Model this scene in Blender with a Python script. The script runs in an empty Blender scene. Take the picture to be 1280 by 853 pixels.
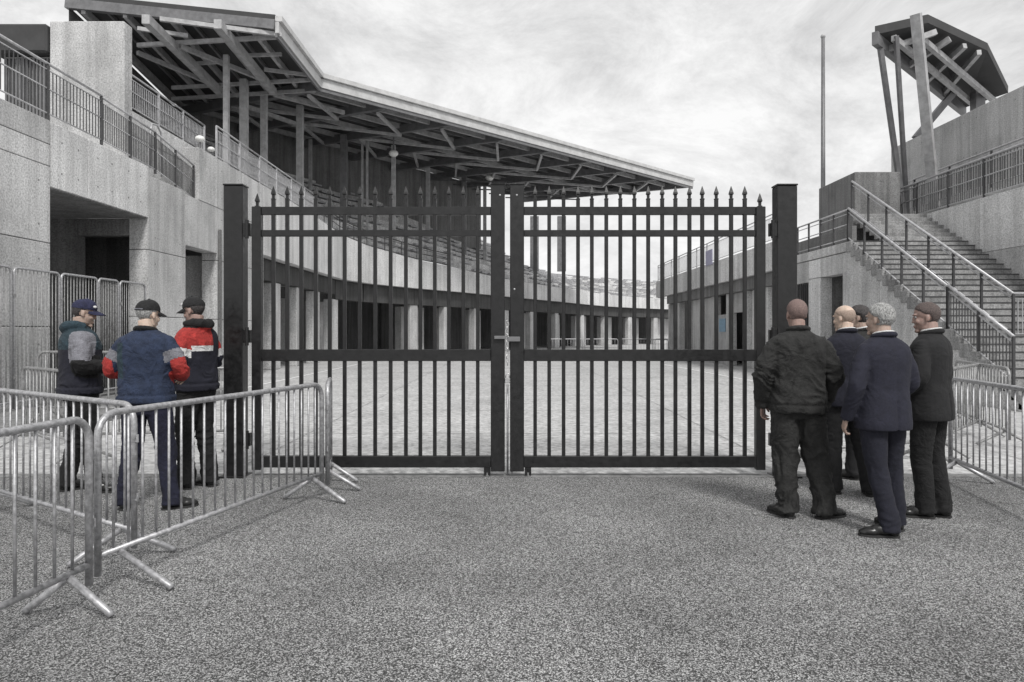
import bpy, bmesh, math, random
import numpy as np
from mathutils import Vector, Matrix
R = math.radians
random.seed(7)
S = bpy.context.scene
COL = S.collection

# ------------------------------------------------------------------ camera
F = 850.0; HC = 1.6
cam = bpy.data.cameras.new("camera"); co = bpy.data.objects.new("camera", cam); COL.objects.link(co)
co.location = (0, 0, HC); co.rotation_euler = (R(90), 0, 0)
cam.lens = 36.0 * F / 1280.0; cam.sensor_width = 36.0
cam.shift_y = -11.5 / 1280.0
cam.clip_end = 3000; cam.clip_start = 0.05
S.camera = co
# ------------------------------------------------------------------ view
S.view_settings.view_transform = 'Standard'; S.view_settings.look = 'None'
S.view_settings.exposure = 0.82; S.view_settings.gamma = 1
S.view_settings.use_curve_mapping = False
# ------------------------------------------------------------------ world: pale overcast sky
SUN_EL, SUN_AZ = 50, 163       # azimuth measured from +Y (view direction) to the right
w = bpy.data.worlds.new("World"); S.world = w; w.use_nodes = True
nt = w.node_tree; nt.nodes.clear()
N = nt.nodes.new; L = nt.links.new
out = N('ShaderNodeOutputWorld'); bg = N('ShaderNodeBackground'); L(bg.outputs[0], out.inputs[0])
sky = N('ShaderNodeTexSky'); sky.sky_type = 'NISHITA'; sky.sun_disc = False
sky.sun_elevation = R(SUN_EL); sky.sun_rotation = R(SUN_AZ)
hs = N('ShaderNodeHueSaturation'); hs.inputs['Saturation'].default_value = 0.0
L(sky.outputs[0], hs.inputs['Color'])
tc = N('ShaderNodeTexCoord'); mp = N('ShaderNodeMapping'); mp.inputs['Scale'].default_value = (1, 1, 1.9)
L(tc.outputs['Generated'], mp.inputs[0])
n1 = N('ShaderNodeTexNoise'); n1.inputs['Scale'].default_value = 4.6; n1.inputs['Detail'].default_value = 9
n1.inputs['Roughness'].default_value = 0.72; n1.inputs['Distortion'].default_value = 0.35
L(mp.outputs[0], n1.inputs['Vector'])
rp = N('ShaderNodeValToRGB'); e = rp.color_ramp.elements
e[0].position = 0.36; e[0].color = (3.2, 3.2, 3.22, 1); e[1].position = 0.64; e[1].color = (5.1, 5.1, 5.1, 1)
L(n1.outputs['Fac'], rp.inputs[0])
mx = N('ShaderNodeMix'); mx.data_type = 'RGBA'; mx.inputs[0].default_value = 0.86
L(hs.outputs[0], mx.inputs[6]); L(rp.outputs[0], mx.inputs[7])
L(mx.outputs[2], bg.inputs['Color']); bg.inputs['Strength'].default_value = 0.11
# ------------------------------------------------------------------ sun (veiled)
sd = bpy.data.lights.new("sun", 'SUN'); sd.energy = 1.5; sd.angle = R(12); sd.color = (1, .985, .96)
so = bpy.data.objects.new("sun", sd); COL.objects.link(so)
az = R(SUN_AZ); el = R(SUN_EL)
dirv = Vector((math.sin(az) * math.cos(el), math.cos(az) * math.cos(el), math.sin(el)))
so.rotation_euler = dirv.to_track_quat('Z', 'Y').to_euler(); so.location = dirv * 60

# ------------------------------------------------------------------ materials
def newmat(name):
    m = bpy.data.materials.new(name); m.use_nodes = True
    t = m.node_tree; b = t.nodes['Principled BSDF']; return m, t, b
def ramp(t, src, stops):
    r = t.nodes.new('ShaderNodeValToRGB'); els = r.color_ramp.elements
    while len(els) < len(stops): els.new(0.5)
    for e, (p, c) in zip(els, stops):
        e.position = p; e.color = (c, c, c, 1) if not isinstance(c, tuple) else (*c, 1)
    t.links.new(src, r.inputs[0]); return r
def noise(t, vec, scale, detail=6, rough=0.6):
    n = t.nodes.new('ShaderNodeTexNoise'); n.inputs['Scale'].default_value = scale
    n.inputs['Detail'].default_value = detail; n.inputs['Roughness'].default_value = rough
    t.links.new(vec, n.inputs['Vector']); return n
def mulc(t, a, b, fac=1.0, mode='MULTIPLY'):
    m = t.nodes.new('ShaderNodeMix'); m.data_type = 'RGBA'; m.blend_type = mode; m.inputs[0].default_value = fac
    t.links.new(a, m.inputs[6]); t.links.new(b, m.inputs[7]); return m.outputs[2]
def bump(t, b, h, strength, dist):
    u = t.nodes.new('ShaderNodeBump'); u.inputs['Strength'].default_value = strength; u.inputs['Distance'].default_value = dist
    t.links.new(h, u.inputs['Height']); t.links.new(u.outputs[0], b.inputs['Normal'])
def mapping(t, scale):
    g = t.nodes.new('ShaderNodeNewGeometry'); m = t.nodes.new('ShaderNodeMapping'); m.inputs['Scale'].default_value = scale
    t.links.new(g.outputs['Position'], m.inputs[0]); return m.outputs[0]
def concrete(name, base, var=0.35, grain=26, streak=0.35, tint=(1, 1, 1)):
    m, t, b = newmat(name)
    p = mapping(t, (1, 1, 1))
    big = noise(t, p, 0.55, 7, .68)
    r1 = ramp(t, big.outputs[0], [(0.3, 1 - var), (0.5, 1.0), (0.72, 1 + var * .6)])
    sv = mapping(t, (2.6, 2.6, 0.16)); st = noise(t, sv, 1.3, 6, .65)
    r2 = ramp(t, st.outputs[0], [(0.36, 1 - streak), (0.58, 1.05)])
    fine = noise(t, p, grain, 4, .75)
    r3 = ramp(t, fine.outputs[0], [(0.34, .55), (0.5, 1.0), (0.68, 1.35)])
    pit = t.nodes.new('ShaderNodeTexVoronoi'); pit.inputs['Scale'].default_value = 7; t.links.new(p, pit.inputs['Vector'])
    r4 = ramp(t, pit.outputs['Distance'], [(0.0, .55), (0.07, .6), (0.11, 1.0)])
    bc = t.nodes.new('ShaderNodeRGB'); bc.outputs[0].default_value = (base * tint[0], base * tint[1], base * tint[2], 1)
    c = mulc(t, bc.outputs[0], r1.outputs[0]); c = mulc(t, c, r2.outputs[0]); c = mulc(t, c, r3.outputs[0]); c = mulc(t, c, r4.outputs[0], .5)
    oi = t.nodes.new('ShaderNodeObjectInfo'); ro = ramp(t, oi.outputs['Random'], [(0, .88), (1, 1.1)])
    c = mulc(t, c, ro.outputs[0])
    t.links.new(c, b.inputs['Base Color']); b.inputs['Roughness'].default_value = .88
    bump(t, b, fine.outputs[0], .35, .02)
    return m
def asphalt(name, lo, mid, hi, sc):
    m, t, b = newmat(name); p = mapping(t, (1, 1, 1))
    v = t.nodes.new('ShaderNodeTexVoronoi'); v.inputs['Scale'].default_value = sc; t.links.new(p, v.inputs['Vector'])
    sep = t.nodes.new('ShaderNodeSeparateColor'); t.links.new(v.outputs['Color'], sep.inputs[0])
    r = ramp(t, sep.outputs[0], [(0.0, lo), (0.38, lo * 1.5), (0.62, mid), (0.86, hi * .8), (1.0, hi)])
    f = noise(t, p, sc * .9, 3, .8); r2 = ramp(t, f.outputs[0], [(0.35, .45), (0.62, 1.45)])
    g = noise(t, p, 0.5, 6, .6); r3 = ramp(t, g.outputs[0], [(0.32, .68), (0.7, 1.28)])
    c = mulc(t, r.outputs[0], r2.outputs[0]); c = mulc(t, c, r3.outputs[0])
    t.links.new(c, b.inputs['Base Color']); b.inputs['Roughness'].default_value = .85
    add = t.nodes.new('ShaderNodeMath'); add.operation = 'ADD'
    t.links.new(v.outputs['Distance'], add.inputs[0]); t.links.new(f.outputs[0], add.inputs[1])
    bump(t, b, add.outputs[0], .8, .012)
    return m
def painted(name, col, rough=.5, metal=0.0, var=.25, scale=9, bmp=.15, scuff=None, coat=0):
    m, t, b = newmat(name); p = mapping(t, (1, 1, 1))
    n = noise(t, p, scale, 7, .7); r = ramp(t, n.outputs[0], [(0.3, 1 - var), (0.7, 1 + var)])
    bc = t.nodes.new('ShaderNodeRGB'); bc.outputs[0].default_value = (*col, 1)
    c = mulc(t, bc.outputs[0], r.outputs[0])
    if scuff:
        n2 = noise(t, p, scale * 5, 8, .8); r2 = ramp(t, n2.outputs[0], [(0.63, 0), (0.74, 1)])
        mm = t.nodes.new('ShaderNodeMix'); mm.data_type = 'RGBA'
        t.links.new(r2.outputs[0], mm.inputs[0]); t.links.new(c, mm.inputs[6]); mm.inputs[7].default_value = (scuff, scuff, scuff, 1)
        c = mm.outputs[2]
    t.links.new(c, b.inputs['Base Color']); b.inputs['Metallic'].default_value = metal
    rr = ramp(t, n.outputs[0], [(0.3, max(0.05, rough - .12)), (0.7, min(1, rough + .15))]); t.links.new(rr.outputs[0], b.inputs['Roughness'])
    bump(t, b, n.outputs[0], bmp, .01); return m
def cloth(name, col, weave=260, rough=.9, var=.3, fold=14, sheen=.0, bs=.7):
    m, t, b = newmat(name)
    tcn = t.nodes.new('ShaderNodeTexCoord'); p = tcn.outputs['Object']
    n = noise(t, p, fold, 6, .65); r = ramp(t, n.outputs[0], [(0.33, 1 - var), (0.68, 1 + var)])
    wv = noise(t, p, weave, 2, .6); r2 = ramp(t, wv.outputs[0], [(0.35, .62), (0.66, 1.4)])
    bc = t.nodes.new('ShaderNodeRGB'); bc.outputs[0].default_value = (*col, 1)
    c = mulc(t, bc.outputs[0], r.outputs[0]); c = mulc(t, c, r2.outputs[0])
    t.links.new(c, b.inputs['Base Color']); b.inputs['Roughness'].default_value = rough
    b.inputs['Sheen Weight'].default_value = sheen
    mpn = t.nodes.new('ShaderNodeMapping'); mpn.inputs['Scale'].default_value = (1, 1, 1.15); t.links.new(p, mpn.inputs[0])
    f2 = noise(t, mpn.outputs[0], 9, 5, .62); f2.inputs['Distortion'].default_value = .6
    bump(t, b, f2.outputs[0], bs, .045); return m

M = {}
M['asphalt'] = asphalt('asphalt', .045, .28, .72, 165)
M['ground'] = concrete('plaza_concrete', .42, .22, 9, .12)
M['conc'] = concrete('concrete', .52, .3, 26, .22)
M['conc_light'] = concrete('pale_concrete', .64, .22, 26, .2)
M['conc_dark'] = concrete('dark_concrete', .20, .3)  # darker base tone, shared by soffits, cross walls, decks and kerb
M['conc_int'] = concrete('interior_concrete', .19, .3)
M['conc_step'] = concrete('step_concrete', .30, .25)
M['beam'] = concrete('dark_beam_concrete', .07, .3)  # much darker base tone for the recessed beam below the fascia
M['void'] = painted('dark_interior', (.02, .02, .02), .95)
M['seat'] = concrete('seat_terrace', .60, .4, 9, .2)
M['seatblock'] = painted('bleacher_bench', (.36, .36, .37), .5, .3)
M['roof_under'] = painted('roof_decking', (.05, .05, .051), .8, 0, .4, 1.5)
M['roof_top'] = painted('roof_sheet', (.33, .33, .33), .6)
M['steel_light'] = painted('pale_painted_steel', (.38, .38, .385), .5, 0, .35, 3)
M['steel_mid'] = painted('grey_steel', (.17, .17, .175), .5, .2, .3, 3)
M['fascia'] = painted('roof_fascia', (.50, .50, .50), .5, 0, .2, 2)
M['gate'] = painted('black_gate_paint', (.011, .011, .0115), .38, 0, .5, 14, .2, scuff=.05)
M['galv'] = painted('galvanised_tube', (.40, .40, .41), .42, .5, .45, 30, .1, scuff=.12)
M['galv_dull'] = painted('dull_galvanised_tube', (.30, .30, .30), .5, .5, .5, 22, .1, scuff=.08)
M['chain'] = painted('bright_chain_steel', (.6, .6, .6), .25, .9)
M['rail'] = painted('handrail_metal', (.45, .45, .46), .4, .3, .3, 8)
M['rail_dark'] = painted('dark_railing_metal', (.06, .06, .062), .5, .1, .3, 8)
M['slat'] = painted('metal_cladding', (.33, .33, .33), .6)
M['white'] = painted('white_marking', (.72, .72, .72), .7, 0, .2, 20)
M['blue'] = painted('pale_blue_print', (.22, .34, .45), .6)
M['violet'] = painted('violet_print', (.38, .375, .50), .6)
M['lampw'] = painted('white_globe', (.8, .8, .78), .3, 0, .05)
M['rubber'] = painted('rubber', (.03, .03, .03), .8)
M['bark'] = painted('bark', (.06, .055, .05), .9)
M['leaf'] = painted('foliage', (.05, .055, .045), .7, 0, .5, 2)

# ------------------------------------------------------------------ mesh helpers
class MB:
    def __init__(s): s.v = []; s.f = []
    def add(s, vs, fs):
        o = len(s.v); s.v += [tuple(v) for v in vs]; s.f += [tuple(i + o for i in f) for f in fs]; return s
    def box(s, a, b):
        x0, y0, z0 = [min(p, q) for p, q in zip(a, b)]; x1, y1, z1 = [max(p, q) for p, q in zip(a, b)]
        return s.add([(x0,y0,z0),(x1,y0,z0),(x1,y1,z0),(x0,y1,z0),(x0,y0,z1),(x1,y0,z1),(x1,y1,z1),(x0,y1,z1)],
                     [(0,3,2,1),(4,5,6,7),(0,1,5,4),(1,2,6,5),(2,3,7,6),(3,0,4,7)])
    def obox(s, p, q, z0, z1, t0, t1, z0b=None, z1b=None):
        """wall piece along p->q in plan; t0..t1 offsets to the left normal; heights may differ at q"""
        p = Vector(p[:2]); q = Vector(q[:2]); d = (q - p).normalized(); n = Vector((-d.y, d.x))
        z0b = z0 if z0b is None else z0b; z1b = z1 if z1b is None else z1b
        c = [p + n*t0, q + n*t0, q + n*t1, p + n*t1]; zb = [z0, z0b, z0b, z0]; zt = [z1, z1b, z1b, z1]
        return s.add([(a.x, a.y, z) for a, z in zip(c, zb)] + [(a.x, a.y, z) for a, z in zip(c, zt)],
                     [(0,3,2,1),(4,5,6,7),(0,1,5,4),(1,2,6,5),(2,3,7,6),(3,0,4,7)])
    def tube(s, pts, r, seg=8, caps=True):
        pts = [Vector(p) for p in pts]; rs = r if isinstance(r, (list, tuple)) else [r]*len(pts)
        o = len(s.v); up = None; n = len(pts)
        for i, p in enumerate(pts):
            a = pts[max(i-1, 0)]; b = pts[min(i+1, n-1)]; d = (b - a).normalized()
            if up is None: up = Vector((0, 0, 1)) if abs(d.z) < .9 else Vector((1, 0, 0))
            x = d.cross(up).normalized(); y = x.cross(d).normalized(); up = y
            for k in range(seg):
                t = 2*math.pi*k/seg; s.v.append(tuple(p + (x*math.cos(t) + y*math.sin(t))*rs[i]))
        for i in range(n-1):
            for k in range(seg):
                k2 = (k+1) % seg; s.f.append((o+i*seg+k, o+i*seg+k2, o+(i+1)*seg+k2, o+(i+1)*seg+k))
        if caps:
            s.f.append(tuple(o+k for k in range(seg))[::-1]); s.f.append(tuple(o+(n-1)*seg+k for k in range(seg)))
        return s
    def bar(s, p, q, w, h=None):
        h = h or w; p = Vector(p); q = Vector(q); d = (q-p).normalized()
        up = Vector((0,0,1)) if abs(d.z) < .95 else Vector((0,1,0))
        x = d.cross(up).normalized()*w/2; y = x.cross(d).normalized()*h/2
        c = [(-1,-1),(1,-1),(1,1),(-1,1)]
        return s.add([p+x*a+y*b for a,b in c]+[q+x*a+y*b for a,b in c],
                     [(0,1,2,3),(7,6,5,4),(0,4,5,1),(1,5,6,2),(2,6,7,3),(3,7,4,0)])
    def ball(s, c, r, sc=(1,1,1), su=12, sv=8):
        o = len(s.v)
        for j in range(sv+1):
            ph = math.pi*j/sv
            for i in range(su):
                t = 2*math.pi*i/su
                s.v.append((c[0]+r*sc[0]*math.sin(ph)*math.cos(t), c[1]+r*sc[1]*math.sin(ph)*math.sin(t), c[2]+r*sc[2]*math.cos(ph)))
        for j in range(sv):
            for i in range(su):
                i2 = (i+1) % su; s.f.append((o+j*su+i, o+(j+1)*su+i, o+(j+1)*su+i2, o+j*su+i2))
        return s
    def mesh(s, name, bev=0, smooth=False):
        me = bpy.data.meshes.new(name); me.from_pydata(s.v, [], s.f); me.validate()
        bm = bmesh.new(); bm.from_mesh(me); bmesh.ops.recalc_face_normals(bm, faces=bm.faces)
        if bev:
            bmesh.ops.bevel(bm, geom=list(bm.edges), offset=bev, segments=1, affect='EDGES')
        bm.to_mesh(me); bm.free()
        if smooth: me.polygons.foreach_set('use_smooth', [True]*len(me.polygons))
        return me
    def build(s, name, mat, parent=None, bev=0, smooth=False):
        me = s.mesh(name, bev, smooth); return link(name, me, mat, parent)
def link(name, me, mat, parent=None, loc=None):
    o = bpy.data.objects.new(name, me); COL.objects.link(o)
    if mat is not None and len(me.materials) == 0: me.materials.append(M[mat] if isinstance(mat, str) else mat)
    if parent is not None: o.parent = parent
    if loc is not None: o.location = loc
    return o
def tag(o, label=None, cat=None, group=None, kind=None):
    if label: o['label'] = label
    if cat: o['category'] = cat
    if group: o['group'] = group
    if kind: o['kind'] = kind
    return o
def empty(name, loc=(0,0,0), rz=0):
    o = bpy.data.objects.new(name, None); COL.objects.link(o); o.location = loc; o.rotation_euler = (0,0,rz); return o
def stuff(o): o['kind'] = 'stuff'; return o
def copy_tree(o, parent=None):
    c = o.copy(); COL.objects.link(c)
    if parent is not None: c.parent = parent
    for ch in list(o.children): copy_tree(ch, c)
    return c

# ================================================================== GROUND
g = MB().add([(-900,-300,0),(900,-300,0),(900,1500,0),(-900,1500,0)], [(0,1,2,3)]).build('ground', 'ground'); tag(g, kind='structure')
YG = 7.47
a = MB().add([(-9.2,-4,.006),(13,-4,.006),(13,YG-.03,.006),(-9.2,YG-.03,.006)], [(0,1,2,3)]).build('road', 'asphalt'); tag(a, kind='structure')
k = MB(); k.box((-9.2,YG-.03,-.02),(13,YG+.12,.018)); k = k.build('kerb_strip','conc_dark',bev=.004); tag(k, kind='structure')
# painted lane lines on the plaza
ln = MB()
for (x0,y0,x1,y1) in [(7.4,34,8.1,14.5),(-7.6,14,-7.6,36),(-2.0,30,7.5,30)]:
    p = Vector((x0,y0,.006)); q = Vector((x1,y1,.006)); d = (q-p).normalized(); n = Vector((-d.y,d.x,0))*.06
    ln.add([p+n,p-n,q-n,q+n], [(0,1,2,3)])
ln = ln.build('lane_marking','white'); tag(ln, kind='structure')
jm = MB()
for i in range(1,26):
    y=YG+3.2*i; jm.add([(-9.3,y-.008,.004),(10.0,y-.008,.004),(10.0,y+.008,.004),(-9.3,y+.008,.004)],[(0,1,2,3)])
for i in range(-2,4):
    x=3.2*i; jm.add([(x-.006,YG+.2,.008),(x+.006,YG+.2,.008),(x+.006,88,.008),(x-.006,88,.008)],[(0,1,2,3)])
tag(jm.build('paving_joint','conc_step'),kind='structure')
pv = MB().box((-9.45,10.4,0),(-7.2,17.6,.16)).build('pavement','conc_dark',bev=.01); tag(pv, kind='structure')

# ================================================================== railings
def railing(parent, pts, h=1.08, step=1.6, infill=.12, mat='rail_dark', top='rail', rr=.028, low=.12, mid=False, skip=False):
    rt = MB(); pk = MB(); zup = Vector((0,0,1))
    root = None
    pts = [Vector(p) for p in pts]
    for a, b in zip(pts[:-1], pts[1:]):
        rt.tube([a+zup*h, b+zup*h], rr, 8)
        rt.tube([a+zup*low, b+zup*low], rr*.6, 6)
        rt.tube([a+zup*(h-.13), b+zup*(h-.13)], rr*.5, 6)
        if mid: rt.tube([a+zup*(h*.55), b+zup*(h*.55)], rr*.6, 6)
        if infill:
            n = max(2, int((b-a).length/infill))
            for i in range(1, n):
                p = a.lerp(b, i/n); pk.bar(p+zup*low, p+zup*(h-.13), .016)
    root = rt.build('railing', top, parent, smooth=True)
    for a, b in zip(pts[:-1], pts[1:]):
        n = max(1, round((b-a).length/step))
        for i in range(n+1):
            if i == 0 and (skip or a is not pts[0]): continue
            p = a.lerp(b, i/n)
            MB().bar(p, p+zup*h, .05).build('post', mat, root)
    if infill: stuff(pk.build('picket', mat, root))
    return root

# ================================================================== LEFT STAND
XL = -9.5
st = empty('grandstand', (-12, 24, 0))
tag(st, 'large concrete grandstand with deep cantilever roof sweeping behind the left gate leaf', 'grandstand')
def under(root):
    """parts built in world coordinates, parented so that they keep their place"""
    inv = Matrix.Translation(-root.location)
    def f(o):
        o.parent = root; o.matrix_parent_inverse = inv; return o
    return f
US = under(st)
def wp(root_f, name, mat, p, q, z0, z1, t0, t1, **kw):
    return root_f(MB().obox(p, q, z0, z1, t0, t1, **kw).build(name, mat, bev=.012))
J = .008
# pier at far left with joints
TH = MB()
def panelled(rf, mat, y0, y1, zs, x, thick, name='wall_panel', wmax=2.6, side=-1):
    n = max(1, math.ceil((y1-y0)/wmax))
    for i in range(n):
        ya = y0+(y1-y0)*i/n; yb = y0+(y1-y0)*(i+1)/n
        for za, zb in zip(zs[:-1], zs[1:]):
            x2 = x+side*thick
            rf(MB().box((x, ya+J, za+(J if za else 0)), (x2, yb-J, zb-J)).build(name, mat, bev=.01))
            if zb-za > 1.1:
                for yy in (ya+.35, yb-.35):
                    for zz in (za+.35, zb-.35):
                        TH.tube([(x-side*.001,yy,zz),(x-side*.004,yy,zz)],.022,8)
panelled(US,'conc',10.2,14.0,[0,1.7,3.42,5.0,5.45,5.95],XL,.5,wmax=1.95)
# opening 1 : lintel + cross wall with portal
panelled(US,'conc_light',14.0,17.75,[4.58,5.93],XL,.5,wmax=1.25)
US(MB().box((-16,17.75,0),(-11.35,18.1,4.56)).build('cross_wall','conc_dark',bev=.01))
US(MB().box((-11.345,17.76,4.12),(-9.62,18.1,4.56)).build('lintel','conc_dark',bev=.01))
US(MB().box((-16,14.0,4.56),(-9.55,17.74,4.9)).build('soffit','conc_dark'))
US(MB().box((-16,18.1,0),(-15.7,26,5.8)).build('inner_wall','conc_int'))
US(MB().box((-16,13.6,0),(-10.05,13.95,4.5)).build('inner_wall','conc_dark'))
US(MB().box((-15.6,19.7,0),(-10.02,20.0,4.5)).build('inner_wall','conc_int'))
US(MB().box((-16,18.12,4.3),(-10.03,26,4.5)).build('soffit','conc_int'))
# pier and wall between openings
panelled(US,'conc',17.75,19.8,[0,2.0,3.75,5.7],XL,.5,wmax=2.2)
US(MB().box((XL,20.0-.2+J,4.13),(XL-.5,21.9-J,5.6)).build('lintel','conc',bev=.01))
US(MB().box((-12.0,22.3,0),(-9.9,22.6,4.1)).build('inner_wall','conc_light',bev=.01))
panelled(US,'conc',21.9,26.0,[0,2.0,3.9,5.6,7.2],XL,.5,wmax=2.1)
US(MB().box((XL+.01,20.62,5.6+J),(XL-.5,21.9-J,7.2)).build('wall_panel','conc',bev=.01))
# upper walkway + set back wall
US(MB().box((XL-.5,10.3,5.55),(-12.5,21,5.86)).build('deck','conc_dark'))
panelled(US,'conc_light',17.9,24.2,[5.87,7.25,7.95],-10.9,.35,wmax=1.9)
# tower with blank face
US(MB().box((-11.9,17.5,5.87),(-9.98,17.88,9.6)).build('tower','conc',bev=.02))
US(MB().box((-13.2,17.7,5.87),(-11.93,19,8.75)).build('penthouse_wall','slat'))
sl = MB()
for i in range(14): sl.box((-13.15+i*.09,17.64,5.9),(-13.11+i*.09,17.69,8.7))
stuff(US(sl.build('cladding_rib','steel_mid')))
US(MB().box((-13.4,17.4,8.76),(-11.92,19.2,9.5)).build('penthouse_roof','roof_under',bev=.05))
# railings
def R_(root_f, *a, **k):
    r = railing(None, *a, **k); root_f(r); return r
zt = 5.95
R_(US,[(XL-.1,12.2,6.02),(XL-.1,15.9,5.97)],h=1.15,step=1.85,infill=.11,mid=True)
R_(US,[(XL-.1,15.9,5.97),(XL-.1,18.3,5.85),(XL-.1,20.5,5.5)],h=1.12,step=1.3,infill=.075,mid=True,skip=True)
R_(US,[(-10.95,17.95,7.96),(-10.95,24.2,7.9)],h=1.05,step=1.5,infill=.1,mid=True,mat='rail')
R_(US,[(XL-.15,22.2,7.22),(XL-.15,26.0,7.22),(XL-.15,33.5,7.22)],h=1.1,step=1.7,infill=.11,mid=True,mat='rail')
US(MB().tube([(-9.7,18.25,6.0),(-9.7,18.25,7.0),(-9.7,18.3,7.2),(-9.7,18.6,7.25),(-9.7,18.8,7.1),(-9.7,18.85,5.9)],.03,8).build('hoop','rail',smooth=True))
# ---- opening 3 to the curve: curve of the facade
CV = [(XL,26.0),(XL,29),(XL,32),(XL,35),(XL,38.2),(-8.7,41.6),(-6.3,46.4),(-4.3,49.6),(-2.3,53),(0,57.6),(2.3,62),(4.9,66.9),(8.1,73.4),(11.4,79.4),(15,84),(19,88),(24,92),(30,95)]
def topz(i):
    y = CV[i][1]; return float(np.interp(y,[26,33,40,46,53,58,100],[7.2,7.2,6.95,6.5,6.1,5.95,5.9]))
for i in range(len(CV)-1):
    p, q = CV[i], CV[i+1]; sub = 2 if Vector(q).__sub__(Vector(p)).length > 2 else 1
    for j in range(sub):
        pa = Vector(p).lerp(Vector(q), j/sub); pb = Vector(p).lerp(Vector(q),(j+1)/sub)
        d = (pb-pa).normalized()*J
        za = topz(i)+(topz(i+1)-topz(i))*j/sub; zb = topz(i)+(topz(i+1)-topz(i))*(j+1)/sub
        US(MB().obox(pa+d,pb-d,4.55,za,0,.4,z1b=zb).build('fascia_panel','conc_light',bev=.012))
    # dark recessed beam under
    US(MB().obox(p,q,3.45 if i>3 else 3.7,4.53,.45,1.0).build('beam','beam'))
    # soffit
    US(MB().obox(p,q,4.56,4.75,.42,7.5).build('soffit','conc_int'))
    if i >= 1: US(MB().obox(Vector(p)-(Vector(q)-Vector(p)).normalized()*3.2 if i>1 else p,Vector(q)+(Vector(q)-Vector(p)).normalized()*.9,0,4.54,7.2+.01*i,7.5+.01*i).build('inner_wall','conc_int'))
    # columns
    c = Vector(p); d = (Vector(q)-c).normalized(); n = Vector((-d.y,d.x))
    if i != 5:
        b0 = c+n*.5
        US(MB().obox(b0-d*.4,b0+d*.4,0,3.44 if i>3 else 3.69,0,.5).build('column','conc',bev=.03))
    # wall blocks behind
    mid = Vector(p).lerp(Vector(q),.62); ln_ = (Vector(q)-Vector(p)).length
    kk = [ .9,.0,1.3,.8,1.1,.0,1.5,.9,1.2,.0,1.6,1.2,1.8,1.5,1.6,1.6,1.6][i]
    if kk: US(MB().obox(mid-d*kk,mid+d*kk*.7,0,3.4,2.4,3.0).build('partition','conc_light' if i%2 else 'conc',bev=.02))
# seating bank
def offs(off):
    P = []
    for i, c in enumerate(CV):
        a = Vector(CV[max(i-1,0)]); b = Vector(CV[min(i+1,len(CV)-1)]); d = (b-a).normalized(); n = Vector((-d.y,d.x)); P.append(Vector(c)+n*off)
    return P
NR = 16
for r in range(NR):
    A = offs(.5+r*.85); B = offs(.5+(r+1)*.85)
    m = MB(); bn = MB()
    for i in range(3,len(CV)-1):
        y = CV[i][1]; 
        zc = lambda i: topz(i)-.55+(r+1)*float(np.interp(CV[i][1],[26,50,66,73,84],[.5,.68,.54,.37,.27]))
        z0 = zc(i); z1 = zc(i+1)
        if y > 62 and r > 13: continue
        m.add([(A[i].x,A[i].y,z0-.45),(A[i+1].x,A[i+1].y,z1-.45),(A[i+1].x,A[i+1].y,z1),(A[i].x,A[i].y,z0),(B[i].x,B[i].y,z0),(B[i+1].x,B[i+1].y,z1)],
              [(0,1,2,3),(3,2,5,4)])
        e0 = A[i].lerp(B[i],.55); e1 = A[i+1].lerp(B[i+1],.55)
        L_ = (e1-e0).length; nb = max(1,int(L_/1.1))
        for t in range(nb):
            if random.random() < .3: continue
            u = e0.lerp(e1,(t+.1)/nb); v_ = e0.lerp(e1,(t+.85)/nb); za = z0+(z1-z0)*t/nb
            bn.bar((u.x,u.y,za+.25),(v_.x,v_.y,za+.25),.3,.12)
    US(m.build('seating_tier','seat')); stuff(US(bn.build('bench','seatblock')))
R_(US,[(CV[i][0]-.2,CV[i][1]+.1,topz(i)) for i in range(3,8)],h=.95,step=1.9,infill=0,mat='rail_dark',top='rail_dark',rr=.04,mid=True)
# ---- roof
RZ0, RZ1 = 14.5, 15.4
FE = [(-9.9,28.4),(-9.9,34.8),(15.5,58.6)]
BE = [(-18.6,28.4),(-20.5,41.0),(0.8,68.3)]
def rp3(i,t,dz=0):
    """point on roof plane polyline i (0..2 float) across t"""
    i0 = int(min(i,1)); u = i-i0
    f = Vector(FE[i0]).lerp(Vector(FE[i0+1]),u); b = Vector(BE[i0]).lerp(Vector(BE[i0+1]),u)
    p = f.lerp(b,t); return Vector((p.x,p.y,RZ0+(RZ1-RZ0)*t+dz))
m = MB()
for i in range(2):
    vs = [rp3(i,0),rp3(i+1,0),rp3(i+1,1),rp3(i,1)] + [rp3(i,0,.35),rp3(i+1,0,.35),rp3(i+1,1,.35),rp3(i,1,.35)]
    m.add(vs,[(0,1,2,3),(7,6,5,4),(3,2,6,7)])
    if i == 0: m.add([vs[0],vs[3],vs[7],vs[4]],[(0,1,2,3)])
    else: m.add([vs[1],vs[2],vs[6],vs[5]],[(0,1,2,3)])
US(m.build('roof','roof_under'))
for i in range(2):
    p, q = FE[i], FE[i+1]
    US(MB().obox(p,q,RZ0-.42,RZ0+.05,-.16,.0).build('roof_fascia','fascia',bev=.01))
    US(MB().obox(p,q,RZ0+.06,RZ0+.3,-.30,.05).build('roof_gutter','fascia',bev=.01))
    US(MB().obox(p,q,RZ0-.6,RZ0-.43,-.1,.0).build('roof_edge_beam','steel_mid'))
US(MB().bar(rp3(2,0,-.1),rp3(2,1,-.1),.25,.5).build('roof_end_beam','steel_light'))
US(MB().bar(rp3(0,0,-.1),rp3(0,1,-.1),.25,.4).build('roof_end_beam','steel_mid'))
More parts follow.
